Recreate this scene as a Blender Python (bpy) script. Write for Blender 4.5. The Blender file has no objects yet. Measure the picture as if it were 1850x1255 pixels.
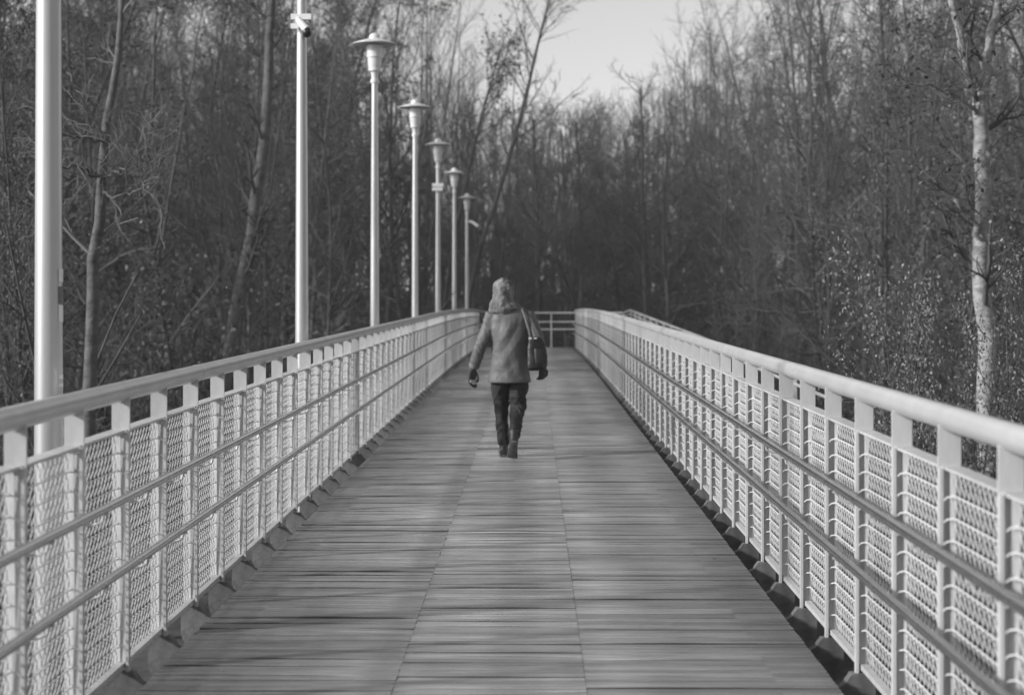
import bpy, math, random
import numpy as np
from mathutils import Vector, Matrix

# ------------------------------------------------------------------ camera, sky, sun, exposure
S = bpy.context.scene
COL = S.collection
EYE = (0.17, 0.0, 1.58)
cd = bpy.data.cameras.new('camera'); cam = bpy.data.objects.new('camera', cd); COL.objects.link(cam)
cam.location = EYE
cam.rotation_euler = (math.radians(90), 0, math.radians(0.642))
cd.sensor_width = 36.0; cd.lens = 64.2; cd.clip_start = 0.1; cd.clip_end = 2000
cd.dof.use_dof = True; cd.dof.focus_distance = 11.5; cd.dof.aperture_fstop = 2.9
S.camera = cam

SUN_EL, SUN_AZ = math.radians(24), math.radians(246)
W = bpy.data.worlds.new('World'); S.world = W; W.use_nodes = True
nt = W.node_tree; nt.nodes.clear()
sky = nt.nodes.new('ShaderNodeTexSky'); sky.sky_type = 'NISHITA'; sky.sun_disc = False
sky.sun_elevation = SUN_EL; sky.sun_rotation = SUN_AZ; sky.air_density = 1.0; sky.dust_density = 1.0
bw = nt.nodes.new('ShaderNodeRGBToBW'); bg = nt.nodes.new('ShaderNodeBackground'); wo = nt.nodes.new('ShaderNodeOutputWorld')
bg.inputs['Strength'].default_value = 0.12
nt.links.new(sky.outputs[0], bw.inputs[0]); nt.links.new(bw.outputs[0], bg.inputs['Color']); nt.links.new(bg.outputs[0], wo.inputs[0])
sd = bpy.data.lights.new('sun', 'SUN'); sun = bpy.data.objects.new('sun', sd); COL.objects.link(sun)
sd.energy = 2.8; sd.angle = math.radians(4); sd.color = (1, 1, 1)
sdir = Vector((math.sin(SUN_AZ)*math.cos(SUN_EL), math.cos(SUN_AZ)*math.cos(SUN_EL), math.sin(SUN_EL)))
sun.rotation_euler = sdir.to_track_quat('Z', 'Y').to_euler(); sun.location = sdir*60
S.view_settings.view_transform = 'Standard'; S.view_settings.look = 'None'
S.view_settings.gamma = 1.0; S.view_settings.use_curve_mapping = False
S.view_settings.exposure = 0.72

# ------------------------------------------------------------------ materials (the photograph is black and white)
def mat(name, v, rough=0.6, metal=0.0, nscale=None, namp=0.3, stretch=(1, 1, 1), bump=0.0, bscale=None, spec=0.5, rnd=0.0, obj=True):
    m = bpy.data.materials.new(name); m.use_nodes = True
    N = m.node_tree.nodes; L = m.node_tree.links
    b = N['Principled BSDF']
    b.inputs['Base Color'].default_value = (v, v, v, 1); b.inputs['Roughness'].default_value = rough
    b.inputs['Metallic'].default_value = metal; b.inputs['Specular IOR Level'].default_value = spec
    tc = N.new('ShaderNodeTexCoord'); mp = N.new('ShaderNodeMapping'); mp.inputs['Scale'].default_value = stretch
    if obj: L.new(tc.outputs['Object'], mp.inputs['Vector'])
    else:
        g = N.new('ShaderNodeNewGeometry'); L.new(g.outputs['Position'], mp.inputs['Vector'])
    val = None
    if nscale:
        n = N.new('ShaderNodeTexNoise'); n.inputs['Scale'].default_value = nscale; n.inputs['Detail'].default_value = 6; n.inputs['Roughness'].default_value = 0.65
        L.new(mp.outputs[0], n.inputs['Vector'])
        r = N.new('ShaderNodeMapRange'); r.inputs['From Min'].default_value = 0.3; r.inputs['From Max'].default_value = 0.7
        r.inputs['To Min'].default_value = v*(1-namp); r.inputs['To Max'].default_value = v*(1+namp)
        L.new(n.outputs['Fac'], r.inputs['Value']); val = r.outputs[0]
    if rnd:
        oi = N.new('ShaderNodeObjectInfo'); r2 = N.new('ShaderNodeMapRange')
        r2.inputs['To Min'].default_value = 1-rnd; r2.inputs['To Max'].default_value = 1+rnd
        L.new(oi.outputs['Random'], r2.inputs['Value'])
        mu = N.new('ShaderNodeMath'); mu.operation = 'MULTIPLY'; L.new(r2.outputs[0], mu.inputs[0])
        if val: L.new(val, mu.inputs[1])
        else: mu.inputs[1].default_value = v
        val = mu.outputs[0]
    if val: L.new(val, b.inputs['Base Color'])
    if bump:
        n2 = N.new('ShaderNodeTexNoise'); n2.inputs['Scale'].default_value = bscale or 20; n2.inputs['Detail'].default_value = 5
        L.new(mp.outputs[0], n2.inputs['Vector'])
        bp = N.new('ShaderNodeBump'); bp.inputs['Strength'].default_value = bump; bp.inputs['Distance'].default_value = 0.02
        L.new(n2.outputs['Fac'], bp.inputs['Height']); L.new(bp.outputs[0], b.inputs['Normal'])
    return m

PL_W, PL_P = 0.0605, 0.070           # plank width and pitch
COLX = [(-1.39, -0.3858), (-0.3842, 0.3842), (0.3858, 1.39)]
def wood_mat():
    m = bpy.data.materials.new('weathered_decking'); m.use_nodes = True
    N = m.node_tree.nodes; L = m.node_tree.links; b = N['Principled BSDF']
    g = N.new('ShaderNodeNewGeometry'); sp = N.new('ShaderNodeSeparateXYZ'); L.new(g.outputs['Position'], sp.inputs[0])
    def M(op, a, bb):
        n = N.new('ShaderNodeMath'); n.operation = op
        for i, q in enumerate((a, bb)):
            if q is None: continue
            if isinstance(q, (int, float)): n.inputs[i].default_value = q
            else: L.new(q, n.inputs[i])
        return n.outputs[0]
    row = M('FLOOR', M('DIVIDE', sp.outputs['Y'], PL_P), None)
    c = M('FLOOR', M('DIVIDE', M('ADD', sp.outputs['X'], 0.385), 0.77), None)
    cv = N.new('ShaderNodeCombineXYZ'); L.new(row, cv.inputs[0]); L.new(c, cv.inputs[1])
    wn = N.new('ShaderNodeTexWhiteNoise'); L.new(cv.outputs[0], wn.inputs['Vector'])
    def noise(scale, st, det=5):
        mp = N.new('ShaderNodeMapping'); mp.inputs['Scale'].default_value = st; L.new(g.outputs['Position'], mp.inputs['Vector'])
        n = N.new('ShaderNodeTexNoise'); n.inputs['Scale'].default_value = scale; n.inputs['Detail'].default_value = det; n.inputs['Roughness'].default_value = 0.6
        L.new(mp.outputs[0], n.inputs['Vector']); return n.outputs['Fac']
    grain = noise(1.0, (2.2, 150, 1)); streak = noise(1.0, (0.8, 26, 1)); blot = noise(1.0, (1.3, 0.55, 1), 4)
    def rng(x, a, bb, lo=0.3, hi=0.7):
        r = N.new('ShaderNodeMapRange'); r.inputs['From Min'].default_value = lo; r.inputs['From Max'].default_value = hi
        r.inputs['To Min'].default_value = a; r.inputs['To Max'].default_value = bb; L.new(x, r.inputs['Value']); return r.outputs[0]
    v = M('MULTIPLY', rng(wn.outputs['Value'], 0.72, 1.2, 0, 1), rng(grain, 0.42, 1.45))
    v = M('MULTIPLY', v, rng(streak, 0.82, 1.15)); v = M('MULTIPLY', v, rng(blot, 0.8, 1.2))
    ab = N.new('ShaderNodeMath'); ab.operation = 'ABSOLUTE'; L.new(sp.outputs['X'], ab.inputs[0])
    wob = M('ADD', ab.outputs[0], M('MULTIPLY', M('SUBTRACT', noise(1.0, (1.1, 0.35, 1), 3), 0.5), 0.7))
    v = M('MULTIPLY', v, rng(wob, 1.22, 0.36, 0.5, 1.42))          # sky sheen painted into the middle, shade into the margins
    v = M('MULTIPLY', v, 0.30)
    L.new(v, b.inputs['Base Color'])
    L.new(rng(blot, 0.40, 0.27), b.inputs['Roughness'])
    bp = N.new('ShaderNodeBump'); bp.inputs['Strength'].default_value = 0.5; bp.inputs['Distance'].default_value = 0.004
    L.new(grain, bp.inputs['Height']); L.new(bp.outputs[0], b.inputs['Normal'])
    return m

MT = dict(
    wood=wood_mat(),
    edge=mat('gap_shade_plank_edge', 0.05, 0.9, nscale=9, namp=0.4),  # shade between planks, painted as a near-black tone on their sides
    paint=mat('light_grey_paint', 0.48, 0.42, nscale=7, namp=0.17, stretch=(1, 1, 0.3), rnd=0.08, bump=0.06, bscale=60),
    galv=mat('galvanised_mesh', 0.64, 0.42, metal=0.0, nscale=14, namp=0.12, rnd=0.06),
    rail=mat('satin_steel_rail', 0.54, 0.28, metal=0.25, nscale=5, namp=0.10),
    handrail=mat('stainless_handrail', 0.58, 0.2, metal=1.0, nscale=5, namp=0.10),
    lamp=mat('painted_lamp_steel', 0.50, 0.36, metal=0.6, nscale=5, namp=0.06, stretch=(2, 2, 0.5)),
    lamphead=mat('pale_lamp_head_paint', 0.66, 0.35, metal=0.1, nscale=9, namp=0.08),
    glass=mat('frosted_lamp_glass', 0.62, 0.25),
    dark=mat('dark_steel', 0.07, 0.6, nscale=10, namp=0.4),
    gusset=mat('dirty_grey_steel', 0.11, 0.6, nscale=12, namp=0.45, rnd=0.25, bump=0.2, bscale=30),
    black=mat('black_plastic', 0.02, 0.35),
    white=mat('white_plastic', 0.75, 0.4),
    concrete=mat('pier_concrete', 0.3, 0.85, nscale=5, namp=0.25, bump=0.3, bscale=20),
    ground=mat('leaf_litter', 0.055, 0.95, nscale=1.6, namp=0.6, bump=1.0, bscale=6, obj=False),
    bark=mat('dark_bark', 0.06, 0.9, nscale=14, namp=0.5, stretch=(1, 1, 0.25), bump=0.9, bscale=22, rnd=0.25),
    twig=mat('dark_twigs', 0.062, 0.85, nscale=0.9, namp=0.35, rnd=0.3),
    pale=mat('pale_bark', 0.25, 0.8, nscale=7, namp=0.6, stretch=(1, 1, 2.2), bump=0.7, bscale=18),
    grey=mat('grey_bark', 0.085, 0.85, nscale=7, namp=0.5, stretch=(1, 1, 1.2), bump=0.7, bscale=18),
    paletwig=mat('pale_twigs', 0.14, 0.8, nscale=2, namp=0.4),
    leaf=mat('withered_leaves', 0.07, 0.7, nscale=3, namp=0.5, rnd=0.2),
    gloss=mat('glossy_evergreen_leaves', 0.15, 0.55, nscale=6, namp=0.6, spec=0.4),
    ivy=mat('ivy_leaves', 0.05, 0.45, nscale=6, namp=0.5, rnd=0.3),
    jacket=mat('grey_jacket_cloth', 0.10, 0.6, nscale=4, namp=0.07, stretch=(1, 1, 0.4), bump=0.35, bscale=12),
    hood=mat('lighter_hood_cloth', 0.15, 0.85, nscale=16, namp=0.7, stretch=(1, 1, 0.5), bump=0.9, bscale=12),
    trousers=mat('dark_trousers', 0.02, 0.8, nscale=8, namp=0.4, bump=0.35, bscale=18),
    boots=mat('dark_leather', 0.03, 0.5, nscale=14, namp=0.4),
    sole=mat('rubber_sole', 0.11, 0.8, nscale=20, namp=0.3),
    glove=mat('dark_wool_glove', 0.055, 0.9, nscale=30, namp=0.3),
    bag=mat('black_bag_leather', 0.012, 0.5, nscale=12, namp=0.3, bump=0.2, bscale=14),
    strap=mat('bag_strap', 0.16, 0.5),
    buckle=mat('metal_buckle', 0.7, 0.25, metal=0.8),
    skin=mat('skin', 0.4, 0.6, nscale=20, namp=0.08),
)

# ------------------------------------------------------------------ helpers
class MB:
    def __init__(s): s.v = []; s.f = []
    def box(s, x0, x1, y0, y1, z0, z1):
        i = len(s.v)
        s.v += [(x0, y0, z0), (x1, y0, z0), (x1, y1, z0), (x0, y1, z0), (x0, y0, z1), (x1, y0, z1), (x1, y1, z1), (x0, y1, z1)]
        s.f += [tuple(i+k for k in q) for q in ((3, 2, 1, 0), (4, 5, 6, 7), (0, 1, 5, 4), (1, 2, 6, 5), (2, 3, 7, 6), (3, 0, 4, 7))]
        return s
    def tube(s, pts, r, n=8, cap=True):
        pts = [Vector(p) for p in pts]; rs = r if isinstance(r, (list, tuple)) else [r]*len(pts)
        i0 = len(s.v); up = None
        for k, p in enumerate(pts):
            d = (pts[min(k+1, len(pts)-1)] - pts[max(k-1, 0)]).normalized()
            if up is None: up = Vector((0, 0, 1)) if abs(d.z) < 0.9 else Vector((0, 1, 0))
            a = d.cross(up).normalized(); b = a.cross(d).normalized(); up = b
            for j in range(n):
                t = 2*math.pi*j/n; s.v.append(tuple(p + a*math.cos(t)*rs[k] + b*math.sin(t)*rs[k]))
        for k in range(len(pts)-1):
            for j in range(n):
                q = i0+k*n
                s.f.append((q+j, q+(j+1) % n, q+n+(j+1) % n, q+n+j))
        if cap:
            s.f.append(tuple(i0+j for j in range(n))[::-1]); s.f.append(tuple(i0+(len(pts)-1)*n+j for j in range(n)))
        return s
    def rings(s, rings, n=20):
        """rings: (center, (ax vector), (by vector)) ellipses"""
        i0 = len(s.v)
        for c, a, b in rings:
            c, a, b = Vector(c), Vector(a), Vector(b)
            for j in range(n):
                t = 2*math.pi*j/n; s.v.append(tuple(c + a*math.cos(t) + b*math.sin(t)))
        for k in range(len(rings)-1):
            for j in range(n):
                q = i0+k*n; s.f.append((q+j, q+(j+1) % n, q+n+(j+1) % n, q+n+j))
        s.f.append(tuple(i0+j for j in range(n))[::-1]); s.f.append(tuple(i0+(len(rings)-1)*n+j for j in range(n)))
        return s
    def lathe(s, prof, n=20, c=(0, 0)):
        return s.rings([((c[0], c[1], z), (r, 0, 0), (0, r, 0)) for r, z in prof], n)
    def prism(s, poly, y0, y1):           # polygon in xz, extruded along y
        i = len(s.v); n = len(poly)
        s.v += [(x, y0, z) for x, z in poly] + [(x, y1, z) for x, z in poly]
        s.f.append(tuple(range(i, i+n))); s.f.append(tuple(range(i+2*n-1, i+n-1, -1)))
        for j in range(n): s.f.append((i+j, i+n+j, i+n+(j+1) % n, i+(j+1) % n))
        return s
    def mesh(s, name, m, smooth=True, ang=40):
        me = bpy.data.meshes.new(name); me.from_pydata(s.v, [], s.f); me.materials.append(m)
        me.validate()
        if smooth: me.shade_smooth(); me.set_sharp_from_angle(angle=math.radians(ang))
        return me
    def build(s, name, m, parent=None, smooth=True, loc=None, **k):
        return link(name, s.mesh(name, m, smooth), parent, loc, **k)

def link(name, me, parent=None, loc=None, rot=None, scale=None):
    o = bpy.data.objects.new(name, me); COL.objects.link(o)
    if parent: o.parent = parent
    if loc is not None: o.location = loc
    if rot is not None: o.rotation_euler = rot
    if scale is not None: o.scale = scale
    return o
def tag(o, label=None, cat=None, group=None, kind=None):
    if label: o['label'] = label
    if cat: o['category'] = cat
    if group: o['group'] = group
    if kind: o['kind'] = kind
    return o
def thing(name, label, cat, loc=(0, 0, 0), group=None):
    return tag(link(name, None, None, loc), label, cat, group)

def np_mesh(name, v, q, m, smooth=True):
    me = bpy.data.meshes.new(name)
    v = np.ascontiguousarray(v, np.float32); q = np.ascontiguousarray(q, np.int32)
    me.vertices.add(len(v)); me.vertices.foreach_set('co', v.ravel())
    me.loops.add(q.size); me.loops.foreach_set('vertex_index', q.ravel())
    me.polygons.add(len(q)); me.polygons.foreach_set('loop_start', np.arange(0, q.size, 4, dtype=np.int32))
    if smooth: me.polygons.foreach_set('use_smooth', np.ones(len(q), bool))
    me.materials.append(m); me.update(calc_edges=True)
    return me

# ------------------------------------------------------------------ the ramp's long profile
Y_END = 58.0
def zd(y):
    y = min(y, Y_END); return 0.031*y - (0.000278*(y-30)**2 if y > 30 else 0)
def slope(y):
    return 0.0 if y > Y_END else 0.031 - (2*0.000278*(y-30) if y > 30 else 0)
EDGE = 1.39

# ------------------------------------------------------------------ ground
def hground(x, y):
    d = np.maximum(0, np.hypot(np.maximum(0, np.abs(x)-9), np.maximum(0, y-78)))
    bank = 7.5*np.clip((d-6)/60, 0, 1)**1.3
    return -1.7 + bank + 0.25*np.sin(x*0.23+1.3)*np.cos(y*0.19) + 0.12*np.sin(x*0.71+y*0.53)
gx = np.concatenate([np.linspace(-500, -60, 18)[:-1], np.linspace(-60, 60, 97), np.linspace(60, 500, 18)[1:]])
gy = np.concatenate([np.linspace(-250, -10, 14)[:-1], np.linspace(-10, 150, 121), np.linspace(150, 700, 18)[1:]])
X, Y = np.meshgrid(gx, gy); Zg = hground(X, Y)
nx, ny = len(gx), len(gy); idx = np.arange(nx*ny).reshape(ny, nx)
q = np.stack([idx[:-1, :-1], idx[:-1, 1:], idx[1:, 1:], idx[1:, :-1]], -1).reshape(-1, 4)
tag(link('ground', np_mesh('ground', np.stack([X, Y, Zg], -1).reshape(-1, 3), q, MT['ground'])), 'dark forest floor of leaf litter below the bridge', kind='structure')

# ------------------------------------------------------------------ footbridge: planks, beams, piers, landing
rng = random.Random(4)
bridge = thing('footbridge', 'wooden plank footbridge ramp rising straight away to a landing', 'footbridge')
def plank_mesh(x0, x1, bowf, bowb, crown):
    L = x1-x0; n = 8; mb = MB()
    for k in range(n+1):
        u = 2*k/n-1; x = u*L/2; b = 1-u*u
        yf = -PL_W/2 + bowf*b; yb = PL_W/2 + bowb*b; zt = crown*b
        mb.v += [(x, yf, zt-0.004), (x, yf+0.004, zt), (x, yb-0.004, zt), (x, yb, zt-0.004), (x, yb, -0.038), (x, yf, -0.038)]
    for k in range(n):
        for j in range(6):
            a = k*6+j; c = k*6+(j+1) % 6; mb.f.append((a, c, c+6, a+6))
    mb.f.append(tuple(range(5, -1, -1))); mb.f.append(tuple(n*6+j for j in range(6)))
    return mb
def side_slots(me):
    me.materials.append(MT['edge'])
    for p in me.polygons:
        if abs(p.normal.y) > 0.9: p.material_index = 1
    return me
variants = []
for (x0, x1) in COLX:
    row = []
    for k in range(16):
        bf = rng.choice([0, 0, 0.001, 0.002, 0.003, 0.006, 0.010, -0.002]); bb = rng.choice([0, 0, -0.001, -0.002, -0.004, -0.007, 0.001])
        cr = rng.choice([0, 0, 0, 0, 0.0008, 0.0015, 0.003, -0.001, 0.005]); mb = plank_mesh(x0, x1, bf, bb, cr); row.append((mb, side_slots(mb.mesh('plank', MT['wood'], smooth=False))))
    variants.append(row)
I0, I_SEE = int(-3.0/PL_P), int(6.6/PL_P)
rest = MB()
for i in range(I0, int((Y_END+0.01)/PL_P)):
    y = (i+0.5)*PL_P
    for c, (x0, x1) in enumerate(COLX):
        mb, me = rng.choice(variants[c])
        dz = rng.gauss(0, 0.0019); rz = rng.gauss(0, 0.0012); dy = rng.uniform(-0.001, 0.001)
        loc = Vector(((x0+x1)/2, y+dy, zd(y)+dz)); rot = (math.atan(slope(y))+rng.gauss(0, 0.012), rng.gauss(0, 0.0012), rz)
        if I_SEE <= i < I_SEE+100:
            link('plank', me, bridge, loc, rot)
        else:
            Mx = Matrix.LocRotScale(loc, __import__('mathutils').Euler(rot), None); b = len(rest.v)
            rest.v += [tuple(Mx @ Vector(v)) for v in mb.v]; rest.f += [tuple(b+j for j in f) for f in mb.f]
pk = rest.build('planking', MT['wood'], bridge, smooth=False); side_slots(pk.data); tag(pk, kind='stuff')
# landing planks (run the other way round the turn) and its beam
land = MB(); yy = Y_END+0.01
while yy < 61.3:
    land.box(-1.6, 5.0, yy, yy+0.108, zd(60)-0.04, zd(60)-rng.uniform(0, 0.003)); yy += 0.12
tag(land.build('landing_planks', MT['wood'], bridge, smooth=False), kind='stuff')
def along(x0, x1, h0, h1, ya, yb, n):
    mb = MB()
    for k in range(n+1):
        y = ya+(yb-ya)*k/n; z = zd(y)
        mb.v += [(x0, y, z+h0), (x1, y, z+h0), (x1, y, z+h1), (x0, y, z+h1)]
    for k in range(n):
        for j in range(4):
            a = k*4+j; c = k*4+(j+1) % 4; mb.f.append((a, a+4, c+4, c))
    mb.f += [(0, 1, 2, 3), tuple(n*4+j for j in (3, 2, 1, 0))]
    return mb
for x in (-1.27, -0.385, 0.385, 1.27):
    along(x-0.05, x+0.05, -0.26, -0.0405, -3, Y_END, 40).build('beam', MT['dark'], bridge, smooth=False)
for y in (4, 16, 28, 40, 52, 60):
    for x in ((-0.9, 0.9) if y < 58 else (-0.9, 0.9, 2.6, 4.2)):
        z0 = float(hground(np.array(x), np.array(float(y)))) - 0.4
        MB().lathe([(0.19, z0), (0.19, zd(y)-0.33), (0.24, zd(y)-0.29), (0.24, zd(y)-0.262)], 18, (x, y)).build('pier', MT['concrete'], bridge)
    MB().box(-1.35 if y < 58 else -1.5, 1.35 if y < 58 else 4.9, y-0.1, y+0.1, zd(y)-0.36, zd(y)-0.263).build('cross_beam', MT['dark'], bridge, smooth=False)

# ------------------------------------------------------------------ the two railings
SP = 0.777; Y0 = 6.05
KS = [k for k in range(-11, 67) if Y0+k*SP < Y_END+0.2]
def panel_mesh(s):
    """expanded metal panel, local origin at the near post's foot in the mesh plane; s = side"""
    mb = MB(); H0, H1 = 0.035, 0.985; nr = 13; dh = (H1-H0)/nr; Lb = SP-0.02
    def ribbon(pts, w, t):
        i = len(mb.v); n = len(pts)
        for k, (x, y, z) in enumerate(pts):
            mb.v += [(x-t, y-w, z), (x+t, y-w, z), (x+t, y+w, z), (x-t, y+w, z)]
        for k in range(n-1):
            for j in range(4):
                a = i+k*4+j; c = i+k*4+(j+1) % 4; mb.f.append((a, c, c+4, a+4))
    nd = 12; p = Lb/nd
    for r in range(nr):
        h = H0+r*dh
        for k in range(nd+1):
            for dr in (1, -1):
                ya, yb = 0.01+k*p, 0.01+(k+dr)*p
                if not (0 <= yb <= Lb+0.03): continue
                ym = (ya+yb)/2
                ribbon([(0, ya, h), (-s*0.006, ym, h+dh*0.5), (-s*0.010*(0.5+dr*0.2), yb, h+dh)], 0.0024, 0.0016)
        # pressed ridge, hooked over the flange at the far post
        hh = h+dh*0.96
        if r < nr-1:
            mb.tube([(-s*0.006, 0.008, hh), (-s*0.012, 0.05, hh), (-s*0.012, Lb-0.05, hh), (-s*0.016, Lb-0.01, hh-0.002), (-s*0.030, Lb+0.008, hh-0.008), (-s*0.040, Lb+0.008, hh-0.017)], 0.0031, 5)
    # thin frame
    mb.box(min(0, -s*0.016), max(0, -s*0.016), 0.006, 0.012, H0, H1)
    mb.box(min(s*0.002, -s*0.012), max(s*0.002, -s*0.012), Lb+0.0125, Lb+0.0145, H0, H1)
    return mb.mesh('mesh_panel', MT['galv'], smooth=False)
def post_mesh(s):
    mb = MB()
    a, b = s*0.12, s*0.195
    poly = [(a, 0.0), (b, 0.0), (b, 1.135), (s*0.157, 1.155), (a, 1.135)]
    mb.prism(poly if s > 0 else poly[::-1], -0.006, 0.006)
    mb.box(min(s*0.119, s*0.131), max(s*0.119, s*0.131), -0.03, 0.0061, -0.04, 0.995)       # cleat along the inner edge
    mb.box(min(s*0.131, s*0.138), max(s*0.131, s*0.138), -0.012, -0.0062, 0.03, 0.985)
    return mb.mesh('post', MT['paint'], smooth=False)
def bar_mesh(s, nm, a, b, h0, h1):
    mb = MB(); x0, x1 = sorted((s*a, s*b)); mb.box(x0, x1, 0.0075, SP-0.0075, h0, h1)
    return mb.mesh(nm, MT['paint'], smooth=False)
def foot_mesh(s):
    mb = MB()
    poly = [(s*-0.06, -0.07), (s*0.03, -0.066), (s*0.07, -0.045), (s*0.10, -0.002), (s*0.196, -0.002)]
    poly += [(s*(0.09+0.108*math.cos(t)), -0.115+0.11*math.sin(t)) for t in np.linspace(0, -math.pi*0.62, 9)] + [(s*-0.06, -0.21)]
    mb.prism(poly if s > 0 else poly[::-1], -0.05, 0.02)
    return mb.mesh('foot_bracket', MT['gusset'], smooth=True, ang=35)
def plate_mesh(s):
    mb = MB(); x0, x1 = sorted((s*0.01, s*0.09)); mb.box(x0, x1, -0.11, -0.051, -0.11, -0.098)
    return mb.mesh('foot_plate', MT['gusset'], smooth=False)
def bracket_mesh(s, h):
    mb = MB()
    mb.tube([(s*0.125, -0.012, h-0.060), (s*0.085, -0.012, h-0.062), (s*0.05, -0.012, h-0.048), (s*0.04, -0.012, h-0.012)], 0.0065, 6)
    x0, x1 = sorted((s*0.027, s*0.055)); mb.box(x0, x1, -0.03, 0.008, h-0.0235, h-0.0172)
    return mb.mesh('handrail_bracket', MT['rail'], smooth=False)
def rail_tube(x, h, r, ya, yb, n, sides=16, extra=()):
    return MB().tube([(x, ya+(yb-ya)*k/n, zd(ya+(yb-ya)*k/n)+h) for k in range(n+1)] + list(extra), r, sides)

for s, nm in ((-1, 'left'), (1, 'right')):
    lab = ('pale steel mesh railing on the lamp side of the footbridge' if s < 0 else 'pale steel mesh railing on the side away from the lamps')
    R = thing('bridge_railing', lab, 'railing', (s*EDGE, 0, 0), 'mesh railings of the footbridge')
    pm, gm, fm, pl = post_mesh(s), panel_mesh(s), foot_mesh(s), plate_mesh(s)
    tm, lm = bar_mesh(s, 'top_bar', 0.132, 0.196, 0.991, 1.001), bar_mesh(s, 'bottom_bar', 0.14, 0.172, 0.012, 0.034)
    bm = [bracket_mesh(s, h) for h in (0.765, 0.49)]
    for k in KS:
        y = Y0+k*SP; a = math.atan(slope(y+SP/2)); z = zd(y); rr = random.Random(k*7+s)
        p = link('post', pm, R, (0, y, z), (0, 0, rr.gauss(0, 0.006)))
        for q in bm: link('handrail_bracket', q, R, (0, y, z))
        link('foot_bracket', fm, R, (0, y, z), (0, 0, rr.gauss(0, 0.01))); link('foot_plate', pl, R, (0, y, z))
        if y+SP < Y_END+0.6:
            g = link('mesh_panel', gm, R, (s*(0.172+rr.gauss(0, 0.0015)), y, z), (a, 0, rr.gauss(0, 0.003)))
            link('top_bar', tm, R, (0, y, z+rr.gauss(0, 0.001)), (a, 0, 0)); link('bottom_bar', lm, R, (0, y, z), (a, 0, 0))
    # top rail carries on round the landing corner on the left
    ext = [] if s > 0 else [(-0.10, 59.4, zd(60)+1.16), (0.05, 60.4, zd(60)+1.16), (0.35, 61.0, zd(60)+1.16), (0.9, 61.3, zd(60)+1.16)]
    rail_tube(s*0.157, 1.16, 0.042, -3, Y_END+0.2, 90, extra=ext).build('top_rail', MT['rail'], R)
    for yj in (9.3, 21.0, 33.0, 45.0):
        MB().tube([(s*0.157, yj, zd(yj)+1.16), (s*0.157, yj+0.012, zd(yj+0.012)+1.16)], 0.0432, 16).build('rail_joint', MT['rail'], R)
    for h in (0.765, 0.49):
        rail_tube(s*0.04, h, 0.0185, -3, Y_END+0.3, 90, 12).build('handrail', MT['handrail'], R)

# end railing of the landing: open tubes
zl = zd(60)
ER = thing('landing_railing', 'open tube railing across the far end of the landing', 'railing', (0, 61.4, zl))
for h, r in ((1.16, 0.03), (0.86, 0.022), (0.61, 0.022)):
    MB().tube([(-0.55, 0, h), (3.2, 0, h)] if h > 1 else [(-0.5, 0, h), (3.2, 0, h)], r, 12).build('rail', MT['paint'], ER)
for x in (-0.45, 0.8, 2.0, 3.22):
    MB().box(x-0.02, x+0.02, -0.03, 0.03, -0.2, 1.14).build('post', MT['paint'], ER, smooth=False)

# the return ramp that runs back down beside the footbridge
def z2(y): return zl - 0.041*(Y_END-y)
RP = thing('return_ramp', 'second plank ramp descending back behind the right railing', 'ramp')
mb = MB(); y = 19.0
while y < Y_END-0.02:
    mb.box(1.75, 3.2, y, y+0.112, z2(y)-0.04, z2(y)); y += 0.12
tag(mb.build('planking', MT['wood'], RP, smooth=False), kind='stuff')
for x in (1.9, 3.05):
    MB().tube([(x, 19, z2(19)-0.16), (x, Y_END, z2(Y_END)-0.16)], 0.09, 4).build('beam', MT['dark'], RP, smooth=False)
R2 = thing('ramp_railing', 'open tube railing on the outer side of the return ramp', 'railing', (3.27, 0, 0))
for h, r in ((1.18, 0.03), (1.06, 0.02), (0.61, 0.022)):
    MB().tube([(0, 19, z2(19)+h), (0, Y_END, z2(Y_END)+h), (0, 61.4, zl+h)], r, 10).build('rail', MT['rail'], R2)
pm2 = MB().box(-0.02, 0.02, -0.03, 0.03, -0.25, 1.17).mesh('post', MT['rail'], smooth=False)
y = 19.2
while y < Y_END:
    link('post', pm2, R2, (0, y, z2(y))); y += 2.4

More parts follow.
